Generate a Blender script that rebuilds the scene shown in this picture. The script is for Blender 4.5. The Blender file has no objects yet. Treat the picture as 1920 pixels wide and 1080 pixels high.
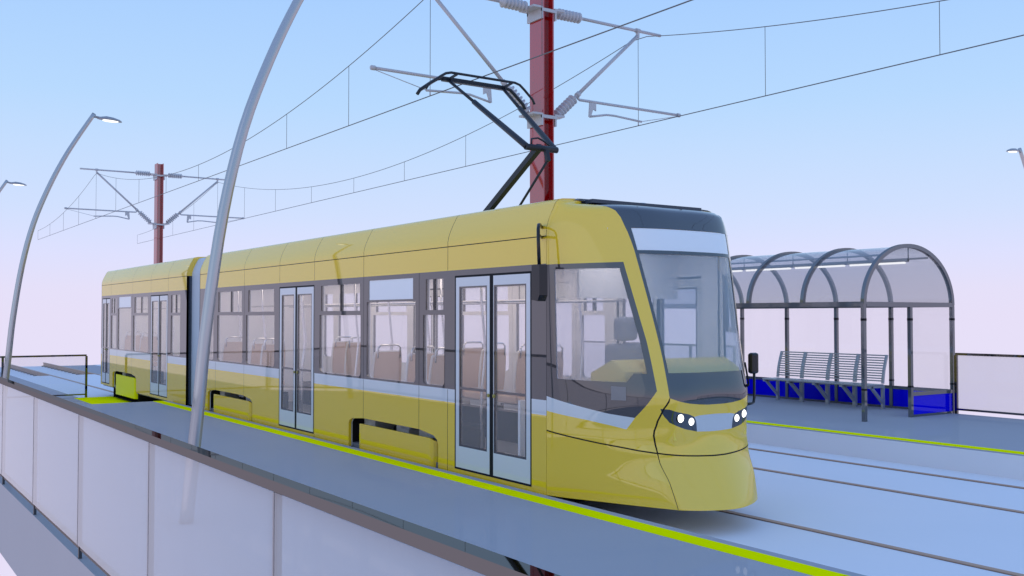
import bpy, bmesh, math, random
from mathutils import Vector, Matrix
from mathutils.geometry import delaunay_2d_cdt
random.seed(4)
sc = bpy.context.scene
COL = sc.collection
R = math.radians

# ------------------------------------------------------------------ materials
def mat(name, base, rough=0.5, metal=0.0, ior=1.45, spec=0.5, var=0.0, vscale=3.0):
    m = bpy.data.materials.new(name); m.use_nodes = True
    nt = m.node_tree; b = nt.nodes['Principled BSDF']
    b.inputs['Base Color'].default_value = (*base, 1)
    b.inputs['Roughness'].default_value = rough
    b.inputs['Metallic'].default_value = metal
    b.inputs['IOR'].default_value = ior
    b.inputs['Specular IOR Level'].default_value = spec
    if var > 0:
        tc = nt.nodes.new('ShaderNodeTexCoord'); n = nt.nodes.new('ShaderNodeTexNoise')
        n.inputs['Scale'].default_value = vscale; n.inputs['Detail'].default_value = 5
        mp = nt.nodes.new('ShaderNodeMapRange')
        mp.inputs['To Min'].default_value = 1 - var; mp.inputs['To Max'].default_value = 1 + var
        mx = nt.nodes.new('ShaderNodeMix'); mx.data_type = 'RGBA'; mx.blend_type = 'MULTIPLY'
        mx.inputs['Factor'].default_value = 1.0
        mx.inputs['A'].default_value = (*base, 1)
        nt.links.new(tc.outputs['Object'], n.inputs['Vector'])
        nt.links.new(n.outputs['Fac'], mp.inputs['Value'])
        nt.links.new(mp.outputs['Result'], mx.inputs['B'])
        nt.links.new(mx.outputs['Result'], b.inputs['Base Color'])
    return m

def glass(name, tint, ior=1.5, rough=0.0, haze=0.0, haze_col=(.8, .8, .85), dfac=.5):
    m = bpy.data.materials.new(name); m.use_nodes = True
    nt = m.node_tree; nt.nodes.clear()
    o = nt.nodes.new('ShaderNodeOutputMaterial')
    tr = nt.nodes.new('ShaderNodeBsdfTransparent'); tr.inputs['Color'].default_value = (*tint, 1)
    gl = nt.nodes.new('ShaderNodeBsdfGlossy'); gl.inputs['Roughness'].default_value = rough
    gl.inputs['Color'].default_value = (1, 1, 1, 1)
    fr = nt.nodes.new('ShaderNodeFresnel')
    ge = nt.nodes.new('ShaderNodeNewGeometry'); mr = nt.nodes.new('ShaderNodeMapRange')
    mr.inputs['To Min'].default_value = ior; mr.inputs['To Max'].default_value = 1/ior   # same reflectance from both sides of a thin pane
    nt.links.new(ge.outputs['Backfacing'], mr.inputs['Value']); nt.links.new(mr.outputs['Result'], fr.inputs['IOR'])
    mx = nt.nodes.new('ShaderNodeMixShader')
    nt.links.new(fr.outputs[0], mx.inputs[0])
    src = tr
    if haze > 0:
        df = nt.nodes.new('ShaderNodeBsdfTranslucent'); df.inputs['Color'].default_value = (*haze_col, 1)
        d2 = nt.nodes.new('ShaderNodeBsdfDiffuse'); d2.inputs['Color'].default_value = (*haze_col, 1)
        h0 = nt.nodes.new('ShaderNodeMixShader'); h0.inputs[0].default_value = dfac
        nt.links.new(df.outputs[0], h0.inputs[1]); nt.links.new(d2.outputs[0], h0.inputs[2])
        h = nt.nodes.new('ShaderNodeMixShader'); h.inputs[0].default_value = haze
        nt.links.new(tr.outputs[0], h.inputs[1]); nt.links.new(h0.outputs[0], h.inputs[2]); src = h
    nt.links.new(src.outputs[0], mx.inputs[1]); nt.links.new(gl.outputs[0], mx.inputs[2])
    nt.links.new(mx.outputs[0], o.inputs[0])
    return m

def gloss(name, col, rough, diff=None, mixf=.15):
    m = bpy.data.materials.new(name); m.use_nodes = True
    nt = m.node_tree; nt.nodes.clear()
    o = nt.nodes.new('ShaderNodeOutputMaterial'); g = nt.nodes.new('ShaderNodeBsdfGlossy')
    g.inputs['Color'].default_value = (*col, 1); g.inputs['Roughness'].default_value = rough
    if diff is None: nt.links.new(g.outputs[0], o.inputs[0])
    else:
        d = nt.nodes.new('ShaderNodeBsdfDiffuse'); d.inputs['Color'].default_value = (*diff, 1)
        x = nt.nodes.new('ShaderNodeMixShader'); x.inputs[0].default_value = mixf
        nt.links.new(g.outputs[0], x.inputs[1]); nt.links.new(d.outputs[0], x.inputs[2]); nt.links.new(x.outputs[0], o.inputs[0])
    return m

def emit(name, col, s):
    m = bpy.data.materials.new(name); m.use_nodes = True
    nt = m.node_tree; nt.nodes.clear()
    o = nt.nodes.new('ShaderNodeOutputMaterial'); e = nt.nodes.new('ShaderNodeEmission')
    e.inputs[0].default_value = (*col, 1); e.inputs[1].default_value = s
    nt.links.new(e.outputs[0], o.inputs[0]); return m

M_YEL = mat('yellow_paint', (.97, .63, .03), .03, ior=1.93)
M_SKIRT_REFL = mat('skirt_reflection_tint', (.86, .80, .0), .3, ior=1.3, spec=.1)  # yellow-green reflection put into the base colour of the rear skirt
M_ROOF = M_YEL
M_BAND = mat('grey_band_paint', (.07, .058, .058), .015, ior=1.93)
M_STRIPE = mat('pale_blue_paint', (.74, .74, .74), .03, ior=1.7)
M_BLACK = mat('black_rubber', (.008, .008, .010), .6, spec=.2)
M_BLKGLOSS = mat('black_gloss', (.012, .013, .016), .08)
M_SCREEN = mat('dark_screen_glass', (.014, .02, .032), .015, ior=2.1)
M_NAVY = mat('navy_panel', (.06, .075, .10), .4)
M_BELLOWS = mat('bellows', (.52, .57, .62), .5)
M_DISP = mat('display_glass', (.90, .90, .90), .04, ior=1.7)
M_MIDP = mat('nose_badge_panel', (.62, .64, .66), .04, ior=1.8)
M_INT = mat('interior_wall', (.88, .86, .87), .5)
M_INTFL = mat('interior_floor', (.16, .16, .18), .6)
M_SEAT = mat('tan_seat', (.66, .45, .33), .5)
M_SHELL = mat('seat_shell', (.86, .82, .80), .4)
M_CHROME = mat('chrome', (.75, .75, .78), .15, 1.0)
M_DRV = mat('driver_seat_fabric', (.26, .28, .34), .8)
M_DASH = mat('dash_yellow', (.98, .72, .10), .5)
M_TYRE = mat('wheel_steel', (.05, .05, .055), .5, .3)
M_UNDER = mat('underframe', (.012, .012, .014), .9, spec=.05)
M_HUB = mat('axle_grey', (.60, .64, .70), .4)
M_PANTO = mat('pantograph_paint', (.022, .027, .036), .4, spec=.35)
M_PLAT = mat('platform_concrete', (.42, .415, .44), .9, spec=.0, var=.025, vscale=1.3)
def add_polish(m, fac, rough):
    nt = m.node_tree; o = nt.nodes['Material Output']; b = nt.nodes['Principled BSDF']
    g = nt.nodes.new('ShaderNodeBsdfGlossy'); g.inputs['Roughness'].default_value = rough; x = nt.nodes.new('ShaderNodeMixShader'); x.inputs[0].default_value = fac
    nt.links.new(b.outputs[0], x.inputs[1]); nt.links.new(g.outputs[0], x.inputs[2]); nt.links.new(x.outputs[0], o.inputs[0])
add_polish(M_PLAT, .035, .03)
M_BED = mat('white_concrete', (.85, .83, .85), .9, spec=.05, var=.015, vscale=1.0)
M_LINE = mat('yellow_marking', (.98, .99, .0), .8, spec=.0)
M_RAIL = mat('rail_steel', (.50, .30, .20), .5, .0, spec=.3)
M_RAILG = mat('rail_groove', (.16, .13, .13), .8)
M_METAL = gloss('dark_metal', (.17, .162, .16), .03)
M_METALR = gloss('railing_metal', (.175, .168, .165), .02)
M_SHMET = gloss('shelter_metal', (.205, .20, .20), .05, (.24, .26, .29), .35)
M_GALV = gloss('galvanised', (.50, .50, .505), .16, (.42, .42, .43), .35)
M_BRKT = mat('bracket_grey', (.50, .49, .51), .35, .1)
M_INSUL = mat('insulator_porcelain', (.52, .51, .53), .35)
M_RED = mat('red_pole', (.44, .003, .006), .02, ior=2.3)
M_WIRE = mat('wire', (.17, .165, .17), .5, .2)
M_BENCH = mat('bench_grey', (.42, .44, .46), .35, .3)
M_BLUE = mat('blue_panel', (.001, .001, .85), .03, ior=1.22)
M_LAMPG = mat('lamp_housing', (.34, .34, .36), .35, .4)
G_TRAM = glass('tram_glass', (.965, .95, .955), 1.5, 0, .23, (.94, .88, .87))
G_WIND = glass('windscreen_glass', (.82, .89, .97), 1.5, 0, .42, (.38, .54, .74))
G_CAB = glass('cab_glass', (.90, .91, .95), 1.5, 0, .42, (.60, .60, .68))
G_FENCE = glass('fence_glass', (.94, .93, .94), 1.45, 0, .47, (.90, .84, .83), .25)
G_RAIL2 = glass('clear_railing_glass', (.96, .95, .96), 1.4, 0, .17, (.78, .74, .76))
G_FAR = glass('far_railing_glass', (.94, .93, .93), 1.4, 0, .34, (.72, .68, .68))
G_WALL = glass('shelter_glass', (.975, .965, .965), 1.4, 0, .10, (.7, .68, .68))
G_ROOF = glass('shelter_roof_glass', (.93, .92, .92), 1.45, 0, .34, (.50, .49, .50))
E_LAMP = emit('lamp_light', (1, 1, 1), 1.6)
E_HEAD = emit('headlight_light', (1, 1, 1), 2.5)
E_INT = emit('saloon_fill', (1, .88, .80), 2.2)  # glow for added ceiling panels that brighten the saloon windows
E_CAB = emit('cab_fill', (1, .95, .95), 5.0)  # glow for an added panel that brightens the cab glass
E_TUBE = emit('tube_light', (1, 1, 1), 1.4)
M_HATCH = mat('hatch_plastic', (.22, .205, .21), .2, ior=1.7)
M_BUTTON = mat('yellow_button', (.42, .34, .08), .3)

# ------------------------------------------------------------------ helpers
def empty(name, loc=(0, 0, 0), rz=0):
    o = bpy.data.objects.new(name, None); COL.objects.link(o)
    o.location = loc; o.rotation_euler = (0, 0, rz); o.empty_display_size = .2
    return o

def tag(o, label, cat, group=None, kind=None):
    if label: o['label'] = label
    if cat: o['category'] = cat
    if group: o['group'] = group
    if kind: o['kind'] = kind
    return o

def link(name, me, mats, parent=None, smooth=False):
    if not isinstance(mats, (list, tuple)): mats = [mats]
    for m in mats: me.materials.append(m)
    if smooth:
        for p in me.polygons: p.use_smooth = True
    o = bpy.data.objects.new(name, me); COL.objects.link(o)
    if parent is not None: o.parent = parent
    return o

class MB:
    """collects shapes into one mesh"""
    def __init__(s): s.bm = bmesh.new()
    def box(s, x0, x1, y0, y1, z0, z1, mi=0, bev=0):
        vs = [s.bm.verts.new(p) for p in ((x0,y0,z0),(x1,y0,z0),(x1,y1,z0),(x0,y1,z0),(x0,y0,z1),(x1,y0,z1),(x1,y1,z1),(x0,y1,z1))]
        fs = []
        for q in ((0,3,2,1),(4,5,6,7),(0,1,5,4),(1,2,6,5),(2,3,7,6),(3,0,4,7)):
            f = s.bm.faces.new([vs[i] for i in q]); f.material_index = mi; fs.append(f)
        if bev:
            es = list({e for f in fs for e in f.edges})
            bmesh.ops.bevel(s.bm, geom=es, offset=bev, segments=2, profile=.5, affect='EDGES')
        return s
    def prism(s, pts, axis, a, b, mi=0):
        """extrude a 2D polygon: axis 'X' pts=(y,z); 'Y' pts=(x,z); 'Z' pts=(x,y)"""
        def P(p, t): return {'X': (t, p[0], p[1]), 'Y': (p[0], t, p[1]), 'Z': (p[0], p[1], t)}[axis]
        A = [s.bm.verts.new(P(p, a)) for p in pts]; B = [s.bm.verts.new(P(p, b)) for p in pts]
        n = len(pts); fs = [s.bm.faces.new(A), s.bm.faces.new(list(reversed(B)))]
        for i in range(n):
            fs.append(s.bm.faces.new((A[(i+1) % n], A[i], B[i], B[(i+1) % n])))
        for f in fs: f.material_index = mi
        return s
    def tube(s, pts, r, seg=10, mi=0, cap=True, smooth=True):
        pts = [Vector(p) for p in pts]; n = len(pts)
        rs = r if isinstance(r, (list, tuple)) else [r] * n
        tang = []
        for i in range(n):
            t = (pts[min(i+1, n-1)] - pts[max(i-1, 0)]); tang.append(t.normalized())
        t0 = tang[0]; up = Vector((0, 0, 1)) if abs(t0.z) < .9 else Vector((0, 1, 0))
        u = t0.cross(up).normalized(); rings = []
        for i in range(n):
            if i:
                q = tang[i-1].rotation_difference(tang[i]); u = q @ u
            u = (u - tang[i] * u.dot(tang[i])).normalized(); v = tang[i].cross(u)
            rings.append([s.bm.verts.new(pts[i] + (u * math.cos(2*math.pi*k/seg) + v * math.sin(2*math.pi*k/seg)) * rs[i]) for k in range(seg)])
        for i in range(n-1):
            for k in range(seg):
                f = s.bm.faces.new((rings[i][k], rings[i][(k+1) % seg], rings[i+1][(k+1) % seg], rings[i+1][k]))
                f.material_index = mi; f.smooth = smooth
        if cap:
            f = s.bm.faces.new(list(reversed(rings[0]))); f.material_index = mi
            f = s.bm.faces.new(rings[-1]); f.material_index = mi
        return s
    def bar(s, p, q, w, h, mi=0, upv=(0, 0, 1)):
        """rectangular bar from p to q, w across, h along up"""
        p, q = Vector(p), Vector(q); t = (q - p).normalized(); up = Vector(upv)
        if abs(t.dot(up)) > .95: up = Vector((0, 1, 0))
        a = t.cross(up).normalized(); b = a.cross(t).normalized()
        vs = []
        for c in (p, q):
            for (i, j) in ((-1, -1), (1, -1), (1, 1), (-1, 1)):
                vs.append(s.bm.verts.new(c + a * (w/2*i) + b * (h/2*j)))
        for qd in ((0,3,2,1),(4,5,6,7),(0,1,5,4),(1,2,6,5),(2,3,7,6),(3,0,4,7)):
            f = s.bm.faces.new([vs[i] for i in qd]); f.material_index = mi
        return s
    def lathe(s, p, q, prof, seg=16, mi=0):
        """surface of revolution along p->q; prof = [(dist, radius)]"""
        p, q = Vector(p), Vector(q); t = (q - p).normalized()
        u = t.orthogonal().normalized(); v = t.cross(u); rings = []
        for d, r in prof:
            rings.append([s.bm.verts.new(p + t*d + (u*math.cos(2*math.pi*k/seg) + v*math.sin(2*math.pi*k/seg))*r) for k in range(seg)])
        for i in range(len(rings)-1):
            for k in range(seg):
                f = s.bm.faces.new((rings[i][k], rings[i][(k+1) % seg], rings[i+1][(k+1) % seg], rings[i+1][k]))
                f.material_index = mi; f.smooth = True
        f = s.bm.faces.new(list(reversed(rings[0]))); f.material_index = mi
        f = s.bm.faces.new(rings[-1]); f.material_index = mi
        return s
    def ball(s, c, r, mi=0, seg=16):
        r = r if isinstance(r, (tuple, list)) else (r, r, r)
        g = bmesh.ops.create_uvsphere(s.bm, u_segments=seg, v_segments=seg//2, radius=1, matrix=Matrix.Translation(c) @ Matrix.Diagonal((*r, 1)))
        for v in g['verts']:
            for f in v.link_faces: f.material_index = mi; f.smooth = True
        return s
    def quadface(s, pts, mi=0):
        f = s.bm.faces.new([s.bm.verts.new(p) for p in pts]); f.material_index = mi; return s
    def done(s, name, mats, parent=None, recalc=True):
        if recalc: bmesh.ops.recalc_face_normals(s.bm, faces=s.bm.faces)
        me = bpy.data.meshes.new(name); s.bm.to_mesh(me); s.bm.free()
        return link(name, me, mats, parent)

def copy_tree(o, parent=None):
    c = o.copy(); COL.objects.link(c)
    if parent is not None: c.parent = parent
    for ch in list(o.children): copy_tree(ch, c)
    return c

def inside(p, poly):
    x, y = p; r = False; n = len(poly); j = n-1
    for i in range(n):
        xi, yi = poly[i]; xj, yj = poly[j]
        if (yi > y) != (yj > y) and x < (xj-xi)*(y-yi)/(yj-yi)+xi: r = not r
        j = i
    return r

def regions(polys, step=None, grid=()):
    """polys: [(name, pts)] highest priority first -> {name: (verts2d, tris)}"""
    V, E_ = [], []
    for _, pts in polys:
        n = len(pts)
        for i in range(n):
            a, b = Vector(pts[i]), Vector(pts[(i+1) % n])
            k = 1
            if step: k = max(1, math.ceil(max(abs(b.x-a.x)/step[0], abs(b.y-a.y)/step[1])))
            base = len(V)
            for j in range(k+1): V.append(a.lerp(b, j/k))
            for j in range(k): E_.append((base+j, base+j+1))
    for g in grid: V.append(Vector(g))
    vs, es, fs, *_ = delaunay_2d_cdt(V, E_, [], 0, 1e-5, False)
    out = {n: [] for n, _ in polys}
    for f in fs:
        c = (sum(vs[i].x for i in f)/len(f), sum(vs[i].y for i in f)/len(f))
        for n, pts in polys:
            if inside(c, pts): out[n].append(tuple(f)); break
    return vs, out

def region_obj(name, vs, parts, fn, mats, parent, flip=False, smooth=False, normal=None, weld=True):
    """parts: [(tris, material index)], fn maps 2D -> 3D"""
    idx = {}; co = []; faces = []; mi = []
    for tris, m in parts:
        for t in tris:
            q = []
            for i in t:
                if i not in idx: idx[i] = len(co); co.append(fn(vs[i].x, vs[i].y))
                q.append(idx[i])
            faces.append(q[::-1] if flip else q); mi.append(m)
    if not faces: return None
    me = bpy.data.meshes.new(name); me.from_pydata(co, [], faces)
    for p, m in zip(me.polygons, mi): p.material_index = m
    me.update()
    o = link(name, me, mats, parent, smooth)
    if normal:
        rev = {v: k for k, v in idx.items()}
        me.normals_split_custom_set_from_vertices([normal(vs[rev[i]].x, vs[rev[i]].y) for i in range(len(co))])
    return o

def rect(x0, x1, z0, z1): return [(x0, z0), (x1, z0), (x1, z1), (x0, z1)]
def rrect(x0, x1, z0, z1, r=.06, tl=False):
    p = []
    def arc(cx, cz, a0):
        for k in range(5):
            a = R(a0 + 90*k/4); p.append((cx + r*math.cos(a), cz + r*math.sin(a)))
    arc(x0+r, z0+r, 180); arc(x1-r, z0+r, 270)
    if tl: arc(x1-r, z1-r, 0); arc(x0+r, z1-r, 90)
    else: p.extend([(x1, z1), (x0, z1)])
    return p
def ribbon(pts, w, sx=1.0):
    """closed thin polygon around a polyline in a 2D space whose x is scaled by sx to metres"""
    L, Rr = [], []
    n = len(pts)
    for i in range(n):
        a = pts[max(i-1, 0)]; b = pts[min(i+1, n-1)]
        dx, dz = (b[0]-a[0])*sx, b[1]-a[1]; l = math.hypot(dx, dz) or 1
        nx, nz = -dz/l*w/2, dx/l*w/2
        L.append((pts[i][0]+nx/sx, pts[i][1]+nz)); Rr.append((pts[i][0]-nx/sx, pts[i][1]-nz))
    return L + Rr[::-1]

# ------------------------------------------------------------------ world
def build_world():
    w = bpy.data.worlds.new('World'); sc.world = w; w.use_nodes = True
    nt = w.node_tree; bg = nt.nodes['Background']
    tc = nt.nodes.new('ShaderNodeTexCoord'); sp = nt.nodes.new('ShaderNodeSeparateXYZ')
    rp = nt.nodes.new('ShaderNodeValToRGB'); rp.color_ramp.interpolation = 'LINEAR'
    stops = [(0.0, (.80, .745, .94)), (.025, (.79, .75, .95)), (.06, (.73, .755, 1.0)), (.10, (.64, .75, 1.0)), (.155, (.56, .73, 1.0)),
             (.206, (.48, .70, 1.0)), (.30, (.40, .63, 1.0)), (.6, (.34, .55, .99)), (1.0, (.30, .50, .95))]
    el = rp.color_ramp.elements
    while len(el) < len(stops): el.new(.5)
    for e, (p, c) in zip(el, stops): e.position = p
    for e, (p, c) in zip(el, stops): e.color = (*c, 1)
    nt.links.new(tc.outputs['Generated'], sp.inputs[0]); nt.links.new(sp.outputs['Z'], rp.inputs[0])
    nt.links.new(rp.outputs[0], bg.inputs[0]); bg.inputs[1].default_value = 1.0

def build_sun():
    d = bpy.data.lights.new('sun', 'SUN'); d.energy = .12; d.angle = R(50); d.color = (1, .93, .85)
    o = bpy.data.objects.new('sun', d); COL.objects.link(o)
    v = Vector((-.25, 1, -.22))            # low, veiled, from behind the camera
    o.rotation_euler = v.to_track_quat('-Z', 'Y').to_euler(); o.location = (0, -20, 8)

# ------------------------------------------------------------------ setting
Z_P = .318
def build_ground():
    m = MB(); m.box(-38.2, 16, -1.9, 5.96, -.41, 0); m.box(-21.45, 16, 5.40, 5.4195, .0, Z_P - .012); m.box(-21.45, 16, -1.3195, -1.30, 0, Z_P - .012); tag(m.done('track_bed', M_BED), 'smooth white concrete track slab between the two platforms', None, kind='structure')
    m = MB()
    m.box(-48.9, -38.2, -1.9, 1.2, -.45, -.15, 0); m.box(-48.9, -38.2, 2.86, 5.96, -.45, -.15, 0); m.box(-48.9, -38.2, 1.2, 2.86, -.45, -.16, 1)
    tag(m.done('ballast_slab', [M_BED, M_PLAT]), 'lower pale slab under the open rails beyond the stop', None, kind='structure')
    for nm, sgn, lab in (('near_platform', 1, 'grey concrete platform edged in yellow in front of the tram'), ('far_platform', -1, 'grey concrete platform under the glass shelter')):
        f = (lambda y: y) if sgn > 0 else (lambda y: 4.10 - y)
        def ys(a, b): return tuple(sorted((f(a), f(b))))
        m = MB(); a, b = ys(-5.69, -1.32); m.box(-21.45, 16, a, b, -.41, Z_P); tag(m.done(nm, M_PLAT), lab, None, kind='structure')
        m = MB(); a, b = ys(-5.69, -2.83); m.prism([(-27.4, -.002), (-21.452, -.002), (-21.452, Z_P)], 'Y', a, b)
        tag(m.done('ramp', M_PLAT), 'gentle grey ramp down from the platform end', None, kind='structure')
        m = MB(); a, b = ys(-5.69, -1.903); m.box(-49, -21.455, a, b, -.41, -.004)
        tag(m.done('path', M_PLAT), 'grey paved path beside the track beyond the ramp', None, kind='structure')
        m = MB(); a, b = ys(-1.625, -1.43) if sgn > 0 else ys(-1.60, -1.37); m.box(-21.45, 16, a, b, Z_P - .01, Z_P + .004)
        tag(m.done('platform_line', M_LINE), 'yellow safety line along the platform edge', None, kind='structure')
    m = MB(); m.box(-27.4, -21.46, -2.03, 6.1, -.01, .005); tag(m.done('crossing_marking', M_LINE), 'yellow painted crossing at the platform end', None, kind='structure')
    # rails
    k = 0
    names = {-.744: 'embedded brown tram rail under the platform side of the tram', .744: 'embedded brown tram rail emerging from under the tram nose',
             3.316: 'embedded brown rail of the empty track, nearer the tram', 4.804: 'embedded brown rail of the empty track, beside the far platform'}
    for y in (-.744, .744, 3.316, 4.804):
        m = MB()
        m.box(-38.2, 16, y-.038, y+.038, -.02, .012, 0)
        m.box(-38.2, 16, y-.043, y-.0382, -.02, .004, 1); m.box(-38.2, 16, y+.0382, y+.043, -.02, .004, 1)
        m.prism([(y-.036, .012), (y+.036, .012), (y+.03, -.02), (y+.01, -.035), (y+.01, -.115), (y+.06, -.13), (y+.06, -.148), (y-.06, -.148), (y-.06, -.13), (y-.01, -.115), (y-.01, -.035), (y-.03, -.02)], 'X', -48.9, -38.21, 0)
        o = m.done('rail', [M_RAIL, M_RAILG]); tag(o, names[y], 'rail', 'tram rails')
        for i in range(14):
            if y > 1: break
            x = -38.7 - i*.75
            mm = MB(); mm.box(x-.09, x+.09, y-.15, y+.15, -.152, -.118, 0, .008); mm.done('rail_clip', M_RAILG, o)

# ------------------------------------------------------------------ tram
HW = 1.25
SEC = [(1.25, 2.915), (1.25, 2.965), (1.24, 3.02), (1.215, 3.09), (1.18, 3.165), (1.155, 3.21), (1.14, 3.24), (1.118, 3.275), (1.09, 3.295), (1.04, 3.307), (.9, 3.314), (.5, 3.317), (.25, 3.3175)]
SEC_FULL = [(-y, z) for y, z in SEC] + [(0, 3.318)] + [(y, z) for y, z in reversed(SEC)]

def sweep(name, sec, stations, mats, parent, mi_of=None, smooth=True):
    co = []; faces = []; mi = []
    n = len(sec)
    for x in stations:
        for y, z in sec: co.append((x, y, z))
    for i in range(len(stations)-1):
        for j in range(n-1):
            a = i*n+j; faces.append((a, a+n, a+n+1, a+1)); mi.append(mi_of(i, j) if mi_of else 0)
    me = bpy.data.meshes.new(name); me.from_pydata(co, [], faces)
    for p, m in zip(me.polygons, mi): p.material_index = m
    me.update()
    return link(name, me, mats, parent, smooth)

# per car: windows (upper pane, lower pane, divider x), doors, seams, arches, displays
def win(u, l, div=None, disp=False): return dict(u=u, l=l, div=div, disp=disp)
FRONT = dict(x0=-19.535, x1=-8.105,
    seams=[-18.54, -16.99, -13.93, -12.276, -10.735, -10.048],
    upseams=[-16.99, -15.335, -13.938, -12.277, -10.048], band_seams=[-16.99, -12.276, -10.735],
    doors=[(-15.345, -13.945, -14.644), (-9.887, -8.36, -9.115)],
    wins=[win((-19.1, -18.72), (-19.15, -18.68)), win((-18.40, -17.12), (-18.45, -17.08), -17.70), win((-16.79, -15.585), (-16.90, -15.56)),
          win((-13.695, -12.394), (-13.745, -12.37), -13.018), win((-12.115, -10.893), (-12.18, -10.83), None, True), win((-10.57, -10.155), (-10.635, -10.125), -10.378)],
    arches=[(-12.735, -10.265), (-18.99, -16.55)])
REAR = dict(x0=-28.07, x1=-20.39,
    seams=[-26.305, -24.797], upseams=[-26.986, -24.78, -23.13, -21.737], band_seams=[-24.80],
    doors=[(-23.14, -21.755, -22.425), (-27.96, -27.08, -27.51)],
    wins=[win((-21.515, -20.85), (-21.525, -20.846), -21.18), win((-24.585, -23.38), (-24.70, -23.348), -23.98), win((-26.15, -24.95), (-26.235, -24.9), None, True), win((-26.92, -26.415), (-26.96, -26.40), -26.66)],
    arches=[(-26.75, -24.37)])

def arch_poly(a, b):
    return [(a, .1), (a, .62), (a+.035, .665), (a+.10, .69), (a+.45, .718), (b-.47, .717), (b-.11, .675), (b-.03, .63), (b, .575), (b, .1)]
def skirt_poly(a, b, zb=.13):
    return [(a+.30, zb), (a+.30, .60), (a+.34, .632), (a+.47, .655), (b-.45, .656), (b-.33, .642), (b-.27, .61), (b-.27, zb)]

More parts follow.
